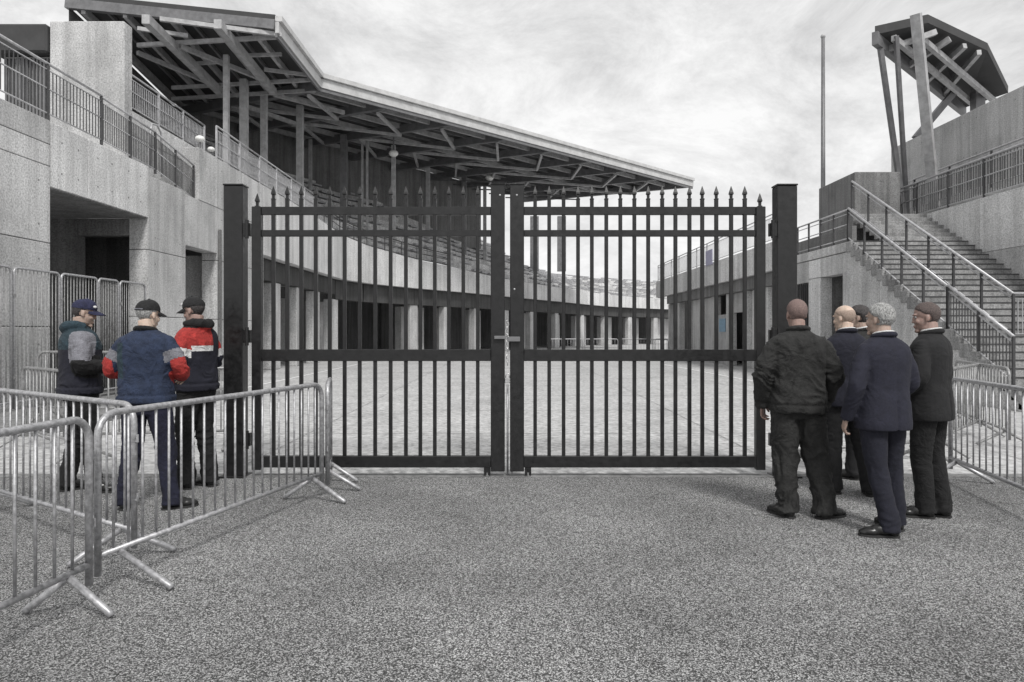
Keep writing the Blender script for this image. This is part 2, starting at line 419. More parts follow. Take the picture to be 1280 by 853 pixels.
# rafters, purlins and struts
js = [1.0,1.12,1.25,1.38,1.5,1.62,1.74,1.86,1.985]
for j in js:
    w_ = .34 if j <= 1.0 else .3
    US(MB().bar(rp3(j,.01,-.30),rp3(j,.98,-.65),w_,.5).build('rafter','steel_mid'))
for j0, j1 in zip(js[:-1], js[1:]):
    sg = [(0.06,.30),(.55,.30),(.55,.80)]
    for (ta,tb) in sg:
        US(MB().bar(rp3(j0,ta,-.72),rp3(j1,tb,-.78),.16,.16).build('strut','steel_light'))
for t in (.12,.3,.5,.72,.92):
    for i in range(2):
        US(MB().bar(rp3(i,t,-.2-.1*t),rp3(i+1,t,-.2-.1*t),.16,.3).build('purlin','steel_light'))
for t in (.22,.42,.62,.82):
    m = MB()
    for i in range(2): m.bar(rp3(i,t,-.12),rp3(i+1,t,-.12),.1,.16)
    US(m.build('purlin','steel_mid'))
# long diagonal pale truss members like the two nearest
def plan(px,py,Z):
    Y=(Z-HC)*F/(415-py); return Vector(((px-640)*Y/F,Y,Z))
for (a0,b0,a1,b1,Z,w_) in [(182,24,275,115,13.9,.30),(272,30,342,115,13.95,.30),(200,24,352,44,14.1,.14),(172,57,352,46,14.15,.14),(225,58,325,98,14.0,.17),(172,66,257,102,14.0,.15),
      (215,110,388,100,14.1,.14),(215,124,395,113,14.05,.14),(330,87,385,94,14.1,.13),(342,118,430,141,14.0,.18),(310,134,378,158,13.9,.18),(172,36,235,45,14.2,.13),(240,80,270,78,14.2,.12),(300,70,352,68,14.2,.12)]:
    US(MB().bar(plan(a0,b0,Z),plan(a1,b1,Z),w_,w_*1.2).build('strut','steel_light'))
# hanging posts / columns from the bank to the roof
def bankz(off, i): 
    return topz(i)-.55+(off/.85)*.42
for (px,Y,zt_,wd) in [(283,31,14.2,.22),(305,34,14.2,.34),(330,36,14.2,.3),(375,38.5,14.4,.34),(388,46,14.6,.2),(430,45,14.6,.42),(453,46,14.6,.14),(459,46,14.6,.14),(492,46,14.2,.26),(535,53,14.8,.3),(580,57,14.8,.4),(606,60,15,.3)]:
    X = (px-640)*Y/F
    US(MB().box((X-wd/2,Y-wd/2,7.3),(X+wd/2,Y+wd/2,zt_)).build('roof_column','steel_light' if wd<.4 else 'steel_mid'))
for (px,Y,tz) in [(702,72,13.8),(668,72,13.8)]:
    X = (px-640)*Y/F
    US(MB().box((X-.45,Y-.3,8),(X+.45,Y+.3,tz)).build('roof_column','steel_mid'))
# light roof tip clutter: cables and trussing under far end
for k_ in range(5):
    pa = rp3(1.62+.07*k_,.95,-.9); pb = rp3(1.66+.07*k_,.55,-1.25); US(MB().bar(pa,pb,.1).build('strut','steel_mid'))
# back wall under roof
bk = MB()
for i in range(2):
    p, q = rp3(i,.99), rp3(i+1 if i==0 else 1.82,.99)
    bk.add([(p.x,p.y,8),(q.x,q.y,8),(q.x,q.y,15.2),(p.x,p.y,15.2)],[(0,1,2,3)])
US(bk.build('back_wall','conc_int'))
US(MB().box((-20,28.6,6),(-10.6,28.9,7.2)).build('end_wall','conc_dark'))
# globe lamps
for (px,py,Y,r) in [(492,192,44.5,.26),(612,222,56,.3),(250,174,22.0,.13),(264,187,22.6,.1)]:
    X=(px-640)*Y/F; Z=HC-(py-415)*Y/F
    lm = empty('globe_lamp',(X,Y,Z)); tag(lm,{492:'white globe lamp on a column under the grandstand roof',612:'white globe lamp hanging beside the top of the gate latch post',250:'larger small white lamp on upper left walkway railing',264:'smaller lower white lamp on upper left walkway railing'}[px],'lamp','lamps on the grandstand')
    MB().ball((0,0,0),r,(1.2,1.2,.85)).build('globe','lampw',lm,smooth=True)
    MB().tube([(0,0,-r*.8 if Y<30 else r*.8),(0,0,-r*3.2 if Y<30 else r*4)],r*.22,8).build('stem','steel_mid',lm)
# wall lamp box near gate post
wl = empty('wall_light',(XL+.02,22.6,3.3)); tag(wl,'small white bulkhead light on the concrete wall left of the gate post','light')
MB().box((0,-.14,-.18),(.16,.14,.18)).build('housing','lampw',wl,bev=.03); MB().tube([(.08,0,.18),(.08,0,.42)],.02).build('conduit','steel_mid',wl)
US(MB().box((XL+.03,21.95,0.0),(XL+.09,22.05,4.9)).build('pipe','conc_dark'))

# ================================================================== RIGHT STAND
XR = 10.2
rs = empty('stair_building',(12,22,0)); tag(rs,'concrete building with wide outdoor stairs and sloping handrails on the right','building')
UR = under(rs)
Y0, Y1, ZP = 13.1, 20.7, 4.33
n = 26; dy=(Y1-Y0)/n; dz=ZP/n
for i in range(n):
    UR(MB().box((XR-.04 if i>3 else XR,Y0+i*dy,(i)*dz-.14 if i else 0),(13.7,Y0+(i+1)*dy+.02,(i+1)*dz)).build('step','conc_step',bev=.012))
n2=7; 
for i in range(n2):
    UR(MB().box((11.5,Y1+i*dy,ZP+i*dz-.14),(13.7,Y1+(i+1)*dy+.02,ZP+(i+1)*dz)).build('step','conc_step',bev=.012))
ns=MB()
for i in range(n): ns.box((XR+.05,Y0+i*dy-.012,(i+1)*dz-.022),(13.69,Y0+i*dy+.05,(i+1)*dz+.006))
stuff(UR(ns.build('step_edge_strip','rail_dark')))  # dark strip along each step edge, drawn for the dark riser lines
# stringer wall (underside follows the flight)
for i in range(4):
    ya=Y0+.3+(Y1-Y0-.3)*i/4; yb=Y0+.3+(Y1-Y0-.3)*(i+1)/4; f=lambda y:max(0.02,(y-Y0)*ZP/(Y1-Y0)-.17)
    UR(MB().add([(XR,ya+J,0),(XR,yb-J,0),(XR,yb-J,f(yb)),(XR,ya+J,f(ya)),(XR+.4,ya+J,0),(XR+.4,yb-J,0),(XR+.4,yb-J,f(yb)),(XR+.4,ya+J,f(ya))],
       [(0,1,2,3),(7,6,5,4),(0,4,5,1),(1,5,6,2),(2,6,7,3),(3,7,4,0)]).build('stringer_wall','conc',bev=.008))
# landing + facade X=XR  Y 20.7..47
UR(MB().box((XR-.03,Y1+.02,ZP-.28),(12,47,ZP)).build('landing','conc',bev=.01))
UR(MB().box((XR,Y1,0),(XR+.4,Y1+.28,ZP-.3)).build('pilaster','conc',bev=.01))
UR(MB().box((XR,20.98+J,3.4),(XR+.4,22.5,ZP-.3)).build('lintel','conc',bev=.01))
panelled(UR,'conc_light',22.5,23.4,[0,3.4,ZP-.3],XR,.4,side=1)
UR(MB().box((XR,23.4+J,3.3),(XR+.4,25.2,ZP-.3)).build('lintel','conc',bev=.01))
UR(MB().box((XR,23.4+J,0),(XR+.4,25.2,1.1)).build('wall_panel','conc',bev=.01))
gb=MB()
for i in range(12): gb.bar((XR+.05,23.5+i*.145,1.1),(XR+.05,23.5+i*.145,3.3),.035)
stuff(UR(gb.build('window_bar','rail_dark')))
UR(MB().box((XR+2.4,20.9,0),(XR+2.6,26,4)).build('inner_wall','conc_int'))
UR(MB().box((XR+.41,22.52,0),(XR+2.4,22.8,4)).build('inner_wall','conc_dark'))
# long facade: parapet, beam, panels with openings
for i in range(9):
    ya=25.2+i*2.42; yb=ya+2.42
    UR(MB().box((XR-.25,ya+J,3.95),(XR+.1,yb-J,5.05)).build('parapet_panel','conc_light',bev=.012))
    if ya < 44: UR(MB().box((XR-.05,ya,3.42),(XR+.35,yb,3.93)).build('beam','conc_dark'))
    UR(MB().box((XR+.1,ya-.25,0),(XR+.45,ya+.25,3.41)).build('pilaster','conc',bev=.01))
    if i in (0,1,4,5,7): UR(MB().box((XR+.3,ya+.26,0),(XR+.5,yb-.26,3.41)).build('wall_panel','conc_light' if i%2 else 'conc',bev=.01))
    elif i==2: UR(MB().box((XR+.3,ya+.26,2.5),(XR+.5,yb-.26,3.41)).build('wall_panel','conc',bev=.01))
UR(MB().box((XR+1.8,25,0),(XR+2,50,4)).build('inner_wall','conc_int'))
R_(UR,[(XR-.1,25.4,5.06),(XR-.1,47,5.06)],h=1.1,step=2.0,infill=.14,mat='rail',top='rail')
R_(UR,[(XR+.05,Y1+.05,ZP),(XR+.05,25.3,ZP)],h=1.0,step=1.0,infill=0,mat='rail_dark',top='rail',mid=True)
UR(MB().box((XR+.3,21,ZP+.01),(XR+.45,25,ZP+.55)).build('upstand','conc_dark',bev=.01))
# door + prints
UR(MB().box((XR+.24,33.0,0),(XR+.29,34.6,2.45)).build('door','steel_light',bev=.01))
po=MB().box((0,0,0),(.03,.95,.65)).build('poster','blue'); po.location=(XR+.2,33.2,1.6); tag(po,'pale blue poster on the door behind the right gate leaf','poster')
bn=MB().box((0,0,0),(.03,1.1,.75)).build('banner','violet'); bn.location=(XR-.32,33.6,4.95); tag(bn,'faded violet banner on the parapet railing behind the right gate leaf','banner')
# stair handrails
sl_=ZP/(Y1-Y0)
def sr(x,ya,yb): return [(x,ya,(ya-Y0)*sl_),(x,yb,(yb-Y0)*sl_)]
R_(UR,sr(XR+.05,16.0,20.72),h=1.02,step=1.15,infill=0,mat='rail_dark',top='rail',rr=.036)
R_(UR,sr(XR+.05,13.9,15.98),h=1.05,step=1.05,infill=.11,mat='rail_dark',top='rail',rr=.036)
R_(UR,sr(11.5,15.6,23.0),h=1.05,step=1.25,infill=0,mat='rail_dark',top='rail',rr=.036)
R_(UR,[(11.5,15.6,1.43),(13.7,15.6,1.43)],skip=True,h=1.05,step=1.1,infill=.1,mat='rail',top='rail')
R_(UR,[(10.9,13.2,0),(13.7,13.2,0)],h=1.6,step=1.3,infill=.1,mat='rail_dark',top='rail')
# right upper wall
for i in range(6):
    ya=13.2+i*2.25; yb=ya+2.25
    UR(MB().box((13.7,ya+J,0),(14.1,yb-J,3.9)).build('wall_panel','conc',bev=.01))
    UR(MB().box((13.7,ya+J,3.9+J),(14.1,yb-J,5.5)).build('wall_panel','conc_light',bev=.01))
UR(MB().box((14.1,13.2,5.2),(17,30,5.45)).build('deck','conc_dark'))
UR(MB().box((11.5,22.9,5.2),(14.1,23.75,5.46)).build('deck','conc_dark'))
R_(UR,[(13.85,13.4,5.5),(13.85,26.5,5.5)],h=1.2,step=1.7,infill=.1,mat='rail_dark',top='rail',rr=.035,mid=True)
R_(UR,[(15.3,13.4,6.2),(15.3,30,6.2)],h=1.2,step=2.2,infill=.14,mat='rail_dark',top='rail',rr=.035)
UR(MB().box((15.4,13.2,5.46),(15.8,30,6.15)).build('upstand_wall','conc',bev=.01))
UR(MB().box((12.0,23.8,0),(13.6,26.6,7.2)).build('stair_head','conc_dark',bev=.02))
panelled(UR,'conc',20.0,30.5,[5.46,7.8,9.8],17.0,.4,side=1,wmax=3)
stuff(US(TH.build('tie_hole_plug','conc_dark')))
# right canopy
rc = empty('canopy',(16,27,5.5)); tag(rc,'dark steel canopy roof on leaning struts at top right above the concrete terrace','canopy'); UC=under(rc)
A=Vector((12.7,23.8,12.0)); B=Vector((21.0,31.6,12.0)); C=Vector((21.6,29.6,12.0)); C2=Vector((18.6,26.6,12.6)); D=Vector((14.8,24.2,12.6))
pl=[A,B,C,C2,D]; up_=Vector((0,0,.3))
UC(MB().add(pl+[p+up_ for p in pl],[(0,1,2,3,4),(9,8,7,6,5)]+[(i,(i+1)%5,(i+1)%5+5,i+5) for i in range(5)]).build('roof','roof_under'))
UC(MB().bar(A-up_*.4,B-up_*.4,.2,.45).build('roof_edge_beam','steel_mid'))
for t,u in [(.1,.12),(.3,.35),(.5,.6),(.7,.85)]:
    UC(MB().bar(A.lerp(B,t)-up_*.7,D.lerp(C2,u)-up_*.7,.16,.2).build('rafter','steel_light'))
for t in (.35,.75):
    UC(MB().bar(A.lerp(D,t)-up_*.9,B.lerp(C,t)-up_*.9,.16,.2).build('purlin','steel_light'))
UC(MB().bar(A.lerp(B,.04)-up_*.5,(14.6,25.2,5.46),.15).build('strut','steel_mid'))
UC(MB().bar((13.6,22.9,12.3),(15.5,24.8,5.46),.3).build('column','steel_light'))
UC(MB().bar((13.5,23.9,12.0),(14.8,25.4,5.46),.13).build('strut','steel_mid'))
UC(MB().bar((19.0,29.0,12),(17.2,29.0,9.85),.25).build('strut','steel_mid'))
UC(MB().bar((20.2,29.5,12),(20.2,29.5,5.2),.4).build('column','steel_mid'))
# flag pole
fp=empty('flag_pole',(12.9,28.2,0)); tag(fp,'tall thin bare flagpole standing behind the stair building','flagpole')
MB().tube([(0,0,0),(0,0,7),(0,0,13.8)],[.1,.09,.07],12).build('pole','steel_mid',fp,smooth=True); MB().ball((0,0,13.85),.1).build('finial','steel_light',fp,smooth=True)

# ================================================================== GATE
SC = YG/F
gx = lambda px:(px-640)*SC
gz = lambda py: HC-(py-415)*SC
def gate_post(px0,px1,label):
    x0,x1=gx(px0),gx(px1); o=empty('gate_post',((x0+x1)/2,YG,0)); tag(o,label,'gate post','gate posts'); h=(x1-x0)/2; zt=gz(233)
    MB().box((-h,-.04,0),(h,.12,zt)).build('shaft','gate',o,bev=.008)
    MB().box((-h-.006,-.046,zt+.001),(h+.006,.126,zt+.02)).build('cap','gate',o,bev=.005)
    MB().box((-h-.04,-.08,.0),(h+.04,.16,.025)).build('base_plate','gate',o,bev=.004)
    return o,h
lp,hl=gate_post(281,305,'thick square black gate post beside the three men in caps')
rpst,hr=gate_post(970,995,'thick square black gate post beside the men in suits')
for o,h,s in ((lp,hl,1),(rpst,hr,-1)):
    for z in (2.72,1.55,.42):
        hb=MB(); hb.box((s*h,-.03,z-.07),(s*(h+.075),.03,z+.07)); hb.tube([(s*(h+.05),-.045,z-.1),(s*(h+.05),-.045,z+.1)],.02,10); hb.build('hinge','gate',o,bev=0)
def leaf(px_h0,px_h1,px_l0,px_l1,pickets,label,s):
    o=empty('gate_leaf',(gx(px_h0 if s>0 else px_h1),YG,0)); tag(o,label,'gate','double gate leaves'); ox=o.location.x
    X=lambda px:gx(px)-ox
    MB().box((X(px_h0),-.04,gz(587)),(X(px_h1),.04,gz(259))).build('hinge_stile','gate',o,bev=.005)
    MB().box((X(px_l0),-.035,gz(589)),(X(px_l1),.035,gz(232))).build('latch_stile','gate',o,bev=.006)
    MB().box((X(px_l0)-.004,-.039,gz(232)+.001),(X(px_l1)+.004,.039,gz(232)+.012)).build('cap','gate',o,bev=.003)
    a,b=(px_h1,px_l0) if s>0 else (px_l1,px_h0)
    for (y0,y1,d) in ((259,269,.022),(288,296,.022),(437,451.5,.035),(570,584,.035)):
        MB().box((X(a),-d,gz(y1)),(X(b),d,gz(y0))).build('rail','gate',o,bev=.004)
    w=.0195
    m=MB().box((-w,-w,0),(w,w,gz(250)-gz(578))).mesh('picket',bev=.004); m.materials.append(M['gate'])
    # spear: waist, flare, point
    t=MB(); prof=[(0,.022),(.012,.022),(.016,.013),(.05,.0145),(.062,.0235),(.08,.021),(.15,.002)]
    vs=[];fs=[]
    for zz,ww in prof: vs+=[(-ww,-ww*.8,zz),(ww,-ww*.8,zz),(ww,ww*.8,zz),(-ww,ww*.8,zz)]
    for i in range(len(prof)-1):
        for k in range(4): fs.append((i*4+k,i*4+(k+1)%4,(i+1)*4+(k+1)%4,(i+1)*4+k))
    fs+= [(3,2,1,0),tuple(len(vs)-4+k for k in range(4))]; t.add(vs,fs); tm=t.mesh('spear_tip'); tm.materials.append(M['gate'])
    for px in pickets:
        p=link('picket',m,None,o,(X(px),0,gz(578)))
        link('spear_tip',tm,None,p,(0,0,gz(250)-gz(578)))
    sp=link('spear_tip',tm,None,o,(X((px_h0+px_h1)/2),0,gz(259)))
    return o,X
lpx=[320+v/3.878 for v in (85,152,220,290,358,430,503,578,653,727,797,867,935,1005,1075)]
rpx=[640+v/3.878 for v in (112,180,250,320,387,457,525,593,660,728,792,860,922,990,1062,1128)]
gl,XLf=leaf(316,327.5,613.5,631,lpx,'left leaf of the tall black gate with spear topped pickets',1)
gr,XRf=leaf(944,955.5,637.5,655,rpx,'right leaf of the tall black gate with spear topped pickets',-1)
# bolts on latch stiles, wheels, drop bolt
for o,X,pxs in ((gl,XLf,(625,)),(gr,XRf,(646,643))):
    for i,px in enumerate(pxs):
        MB().ball((X(px),-.037,gz(245 if i==0 else 362)),.012,(1,.6,1)).build('bolt','galv',o,smooth=True)
for o,X,px in ((gl,XLf,609),(gr,XRf,660)):
    b=MB(); b.box((X(px)-.035,-.03,.03),(X(px)+.035,.03,gz(583))); b=b.build('drop_bolt','gate',o,bev=.004)
    MB().tube([(X(px),-.015,.0),(X(px),-.015,.06)],.018,8).build('bolt_tip','galv_dull',b)
lt=MB().box((XLf(618),-.075,gz(424)),(XLf(634),-.037,gz(420))).build('latch','steel_mid',gl,bev=.003)
lt=MB().box((XRf(634),-.085,gz(427)),(XRf(650),-.037,gz(421))).build('latch','steel_mid',gr,bev=.003)
# chain with padlock through the gap
ch=empty('chain',(0,YG-.08,0)); tag(ch,'bright steel chain with padlock hanging in the gap between the gate leaves','chain')
cz=gz(402)
for i in range(13):
    t=MB(); pts=[]; 
    for k in range(9):
        a_=2*math.pi*k/8; dx,dzz=.012*math.cos(a_),.024*math.sin(a_)
        pts.append((dx if i%2 else 0, 0 if i%2 else dx, dzz))
    t.tube(pts,.0045,6,False); l=t.build('link','chain',ch,smooth=True); l.location=(gx(634)+.006*math.sin(i*1.7),0,cz-i*.038)
pk=empty('padlock',(gx(634.5),YG-.085,gz(472))); tag(pk,'steel padlock on the chain between the gate leaves','padlock')
MB().box((-.03,-.015,-.055),(.03,.015,0)).build('case','chain',pk,bev=.006)
MB().tube([(-.02,0,0),(-.02,0,.03),(0,0,.05),(.02,0,.03),(.02,0,0)],.006,8).build('shackle','chain',pk,smooth=True)
rod=MB().tube([(0,0,.02),(0,0,1.02)],.011,8).build('cane_bolt','galv',None,smooth=True); rod.location=(gx(634.5),YG+.03,0); rod.parent=gl; rod.matrix_parent_inverse=Matrix.Translation(-gl.location)

# ================================================================== CROWD BARRIERS
def barrier(p,q,label,h=1.1,nb=18,r=.021,mat='galv',fa=None,fb=None,base=0,group='galvanised crowd barriers',cat='barrier',feet=True):
    p=Vector(p);q=Vector(q);d=(q-p);Ln=d.length;ang=math.atan2(d.y,d.x)
    o=empty('crowd_barrier',(p.x,p.y,base),ang); tag(o,label,cat,group)
    c=.13; lo=.24
    def corner(x0,z0,sx,sz):
        return [(x0+sx*c*(1-math.cos(t)),0,z0-sz*c*(1-math.sin(t))) for t in [i*math.pi/2/5 for i in range(6)]]
    pts=[(0,0,lo-.12)]+[(0,0,h-c)]+corner(0,h,1,1)[1:]+[(Ln-c,0,h)]+corner(Ln,h,-1,1)[::-1][1:]+[(Ln,0,lo-.12)]
    MB().tube(pts,r,12).build('frame',mat,o,smooth=True)
    MB().tube([(0,0,lo),(Ln,0,lo)],r*.85,12).build('bottom_rail',mat,o,smooth=True)
    bm_=MB().tube([(0,0,lo),(0,0,h)],.0085,8).mesh('bar',smooth=True); bm_.materials.append(M[mat])
    for i in range(nb): link('bar',bm_,None,o,(Ln*(i+1)/(nb+1),0,0))
    if feet:
        for x,f in ((.16,fa),(Ln-.16,fb)):
            if f is None: f=(.34,.34,0)
            fl,fr,tw=f
            for s_,ln2 in ((1,fl),(-1,fr)):
                if ln2<=0: continue
                dx=math.sin(tw)*ln2*s_
                mm=MB().tube([(x,0,lo-.015),(x+dx,s_*ln2*.96,.035),(x+dx*1.02,s_*ln2,.02)],r*.95,10)
                mm.build('foot',mat,o,smooth=True)
    for z in (.45,.85):
        MB().tube([(-.02,0,z),(-.045,0,z),(-.045,0,z+.05)],.008,6).build('hook',mat,o)
    return o
barrier((-2.47,3.97),(-2.72,1.5),'nearest crowd barrier, cut off at the bottom left corner of the picture',nb=18,fa=(.26,.26,0),r=.0215)
barrier((-2.51,4.12),(-1.83,6.54),'long crowd barrier in front of the three men, slanting toward the gate',nb=21,fa=(.0,.38,-.05),fb=(.3,.34,0),r=.0215)
barrier((-1.79,6.6),(-1.95,7.3),'short crowd barrier seen end on against the left gate leaf',nb=5,fa=(0,.3,.0),fb=(0,.28,0),r=.022)
barrier((-2.59,4.66),(-4.72,6.04),'crowd barrier behind the nearest one, running left in front of the men in caps',nb=20,fa=(.28,.30,.5),r=.021)
barrier((-7.6,10.9),(-5.3,10.6),'crowd barrier standing farther back on the left near the tall fence',nb=16,h=1.12,mat='galv_dull',base=.16)
barrier((-5.1,8.2),(-6.9,9.6),'crowd barrier slanting behind the leftmost man in a cap',nb=16,mat='galv_dull')
barrier((-3.75,9.4),(-5.9,9.0),'crowd barrier behind the men in caps, half hidden by their legs',nb=16,mat='galv_dull')
barrier((4.74,7.35),(4.25,4.9),'near crowd barrier at the right edge beside the suited men',nb=18,r=.023)
barrier((7.7,11.8),(6.8,9.3),'crowd barrier farther back at the right edge, in front of the stairs',nb=18,mat='galv_dull')
barrier((3.12,7.75),(5.3,8.5),'crowd barrier behind the suited men, seen between their legs',nb=16,r=.022,mat='galv_dull')
barrier((8.9,15.2),(7.9,12.5),'most distant crowd barrier before the foot of the stairs',nb=18,mat='galv_dull')
barrier((5.35,8.6),(7.3,10.6),'crowd barrier slanting away behind the near right one',nb=18,mat='galv_dull')
# far row on the plaza
protoB=barrier((2.6,47),(4.9,47.1),'distant crowd barrier across the plaza behind the right gate leaf, first from the left',nb=10,r=.03,group='distant barriers across the plaza')
for i in range(1,5):
    c=copy_tree(protoB); c.location=(2.6+2.45*i if i<4 else 9.0,47+.1*i if i<4 else 45,0)
    if i==4: c.rotation_euler.z=-1.2
    c['label']='distant crowd barrier across the plaza behind the right gate leaf, '+['','second','third','fourth','angled one nearest the wall'][i]+(' from the left' if i<4 else '')
# tall fence panels along left wall
def tall_panel(y0,y1,label,x=-9.12,h=2.62):
    o=empty('fence_panel',(x,y0,.16),R(90)); tag(o,label,'fence','tall fence panels along the left wall'); Ln=y1-y0; c=.1
    arc=[(c*(1-math.cos(t)),0,h-c*(1-math.sin(t))) for t in [i*math.pi/8 for i in range(5)]]
    pts=[(0,0,.03)]+arc+[(Ln-a_[0],0,a_[2]) for a_ in arc[::-1]]+[(Ln,0,.03)]
    MB().tube(pts,.024,10).build('frame','galv',o,smooth=True)
    MB().tube([(0,0,.15),(Ln,0,.15)],.02,8).build('bottom_rail','galv',o); 
    m=MB().tube([(0,0,.15),(0,0,h)],.009,6).mesh('bar',smooth=True); m.materials.append(M['galv_dull']); n=11
    for i in range(n): link('bar',m,None,o,(Ln*(i+1)/(n+1),0,0))
    for z in (.6,2.1): MB().box((-.04,-.03,z-.03),(.02,.03,z+.03)).build('clamp','galv_dull',o)
tall_panel(10.9,12.38,'tall fence panel at the left edge of the picture')
tall_panel(12.45,13.7,'tall fence panel second from the left edge')
tall_panel(13.76,14.95,'tall fence panel third from the left edge, before the dark opening')
tall_panel(15.0,15.75,'narrow tall fence panel behind the leftmost cap')
tall_panel(15.82,16.9,'farthest tall fence panel, ending at the concrete pier')
#PEOPLE_HERE
# ================================================================== PEOPLE
def vnoise(P, seed=0):
    """smooth value noise on an (n,3) array, 0..1"""
    I = np.floor(P).astype(np.int64); f = P-I; f = f*f*(3-2*f); r = 0
    def h(a,b,c):
        x = (a*374761393+b*668265263+c*2147483647+seed*1274126177) & 0xffffffff
        x = ((x^(x>>13))*1274126177) & 0xffffffff; x = x^(x>>16); return (x & 0xffff)/65535.0
    for dx in (0,1):
        for dy in (0,1):
            for dz in (0,1):
                w_ = (f[:,0] if dx else 1-f[:,0])*(f[:,1] if dy else 1-f[:,1])*(f[:,2] if dz else 1-f[:,2])
                r = r+w_*h(I[:,0]+dx,I[:,1]+dy,I[:,2]+dz)
    return r
def remesh(mb, voxel, smooth=3, fac=.5):
    me = mb.mesh('tmp'); o = bpy.data.objects.new('tmp', me); COL.objects.link(o)
    m = o.modifiers.new('r','REMESH'); m.mode='VOXEL'; m.voxel_size=voxel; m.use_smooth_shade=True
    if smooth:
        s_ = o.modifiers.new('s','SMOOTH'); s_.factor=fac; s_.iterations=smooth
    dg = bpy.context.evaluated_depsgraph_get(); res = bpy.data.meshes.new_from_object(o.evaluated_get(dg))
    bpy.data.objects.remove(o); bpy.data.meshes.remove(me)
    res.polygons.foreach_set('use_smooth',[True]*len(res.polygons)); return res
def loft(m, rings, seg=20, ex=2.0):
    """rings (z,cx,cy,rx,ry)"""
    o = len(m.v)
    for (z,cx,cy,rx,ry) in rings:
        for k in range(seg):
            t = 2*math.pi*k/seg; c,s_ = math.cos(t),math.sin(t)
            m.v.append((cx+rx*math.copysign(abs(c)**(2/ex),c), cy+ry*math.copysign(abs(s_)**(2/ex),s_), z))
    n = len(rings)
    for i in range(n-1):
        for k in range(seg):
            k2=(k+1)%seg; m.f.append((o+i*seg+k,o+i*seg+k2,o+(i+1)*seg+k2,o+(i+1)*seg+k))
    m.f.append(tuple(o+k for k in range(seg))[::-1]); m.f.append(tuple(o+(n-1)*seg+k for k in range(seg)))
def limb(m, pts, rs, seg=14):
    """smooth path through the joints with balls at the ends"""
    P=[Vector(p) for p in pts]; Q=[];Rr=[]
    for i in range(len(P)-1):
        for t in (0,.25,.5,.75): Q.append(P[i].lerp(P[i+1],t)); Rr.append(rs[i]+(rs[i+1]-rs[i])*t)
    Q.append(P[-1]); Rr.append(rs[-1])
    for _ in range(2):
        Q=[Q[0]]+[(Q[i-1]+Q[i]*2+Q[i+1])/4 for i in range(1,len(Q)-1)]+[Q[-1]]
    m.tube(Q,Rr,seg)
    m.ball(Q[0],rs[0]*.98,su=14,sv=10)
def coords(me):
    a=np.empty(len(me.vertices)*3); me.vertices.foreach_get('co',a); return a.reshape(-1,3)
def normals(me):
    a=np.empty(len(me.vertices)*3); me.vertices.foreach_get('normal',a); return a.reshape(-1,3)
def setco(me,c): me.vertices.foreach_set('co',c.ravel()); me.update()
def folds(me, amp, seed, kind='v', mask=None, extra=None):
    c=coords(me); n=normals(me)
    wv=vnoise(c*5.5,seed)*2-1; w2=vnoise(c*4+9,seed+3)*2-1
    q=np.stack([c[:,0]*7+w2*1.2,c[:,1]*7,c[:,2]*13+wv*5.5+c[:,0]*9*w2+np.abs(c[:,0])*9],1)
    r=1-np.abs(2*vnoise(q,seed+5)-1); r=r**2.2
    q2=np.stack([c[:,0]*15,c[:,1]*15,c[:,2]*27+wv*7+c[:,0]*8],1); r2=1-np.abs(2*vnoise(q2,seed+8)-1)
    big=vnoise(c*6,seed+11)-.5
    d=amp*(r*1.0+r2**2*.35-.5)+amp*1.1*big
    if mask is not None: d=d*mask(c)
    if extra is not None: d=d+extra(c)
    setco(me,c+n*d[:,None])
SKIN={}
def skinmat(name,col): 
    m=painted(name,col,.5,0,.18,30,.15); m.node_tree.nodes['Principled BSDF'].inputs['Subsurface Weight'].default_value=.06; SKIN[name]=m; return m
M['skin']=skinmat('skin',(.38,.28,.23)); M['skin_red']=skinmat('ruddy_skin',(.31,.21,.18)); M['skin_pale']=skinmat('pale_skin',(.55,.42,.34))
M['eye']=painted('eye',(.32,.30,.29),.35); M['pupil']=painted('pupil',(.01,.01,.01),.2)
def cl(n,c,**k): M[n]=cloth(n,c,**k)
cl('olive_black',(.021,.021,.0205),var=.35); cl('charcoal',(.012,.012,.013),var=.18,bs=.25); cl('navy_suit',(.014,.0145,.026),var=.18,bs=.25); cl('dark_navy',(.0105,.011,.020),var=.18,bs=.3); cl('navy_quilt',(.013,.015,.030),var=.5); cl('black_cloth',(.008,.008,.0085))
cl('blue_quilt',(.018,.028,.058),var=.3); cl('teal_cloth',(.018,.036,.048),var=.3); cl('grey_cloth',(.17,.17,.19)); cl('red_cloth',(.33,.030,.026)); cl('white_cloth',(.6,.6,.6),var=.12); cl('navy_trouser',(.010,.011,.026),var=.4); cl('cap_navy',(.02,.022,.055),fold=30); cl('cap_black',(.013,.013,.014),fold=30)
M['leather']=painted('black_leather',(.014,.014,.014),.3,0,.3,20)
def hairmat(n,a,b_,sc=160):
    m,t,b=newmat(n); tcn=t.nodes.new('ShaderNodeTexCoord'); mm=t.nodes.new('ShaderNodeMapping'); mm.inputs['Scale'].default_value=(1,1,.45); t.links.new(tcn.outputs['Object'],mm.inputs[0])
    x=noise(t,mm.outputs[0],sc,4,.7); r=ramp(t,x.outputs[0],[(.35,a),(.65,b_)]); t.links.new(r.outputs[0],b.inputs['Base Color']); b.inputs['Roughness'].default_value=.7; bump(t,b,x.outputs[0],.8,.01); M[n]=m
hairmat('hair_stubble',(.10,.07,.065),(.30,.21,.19),220); hairmat('hair_grey',(.09,.09,.09),(.5,.5,.49),110); hairmat('hair_dark',(.012,.012,.012),(.08,.07,.07),150); hairmat('hair_bald',(.28,.21,.17),(.52,.40,.33),260); hairmat('hair_short',(.03,.025,.025),(.16,.12,.11),200)

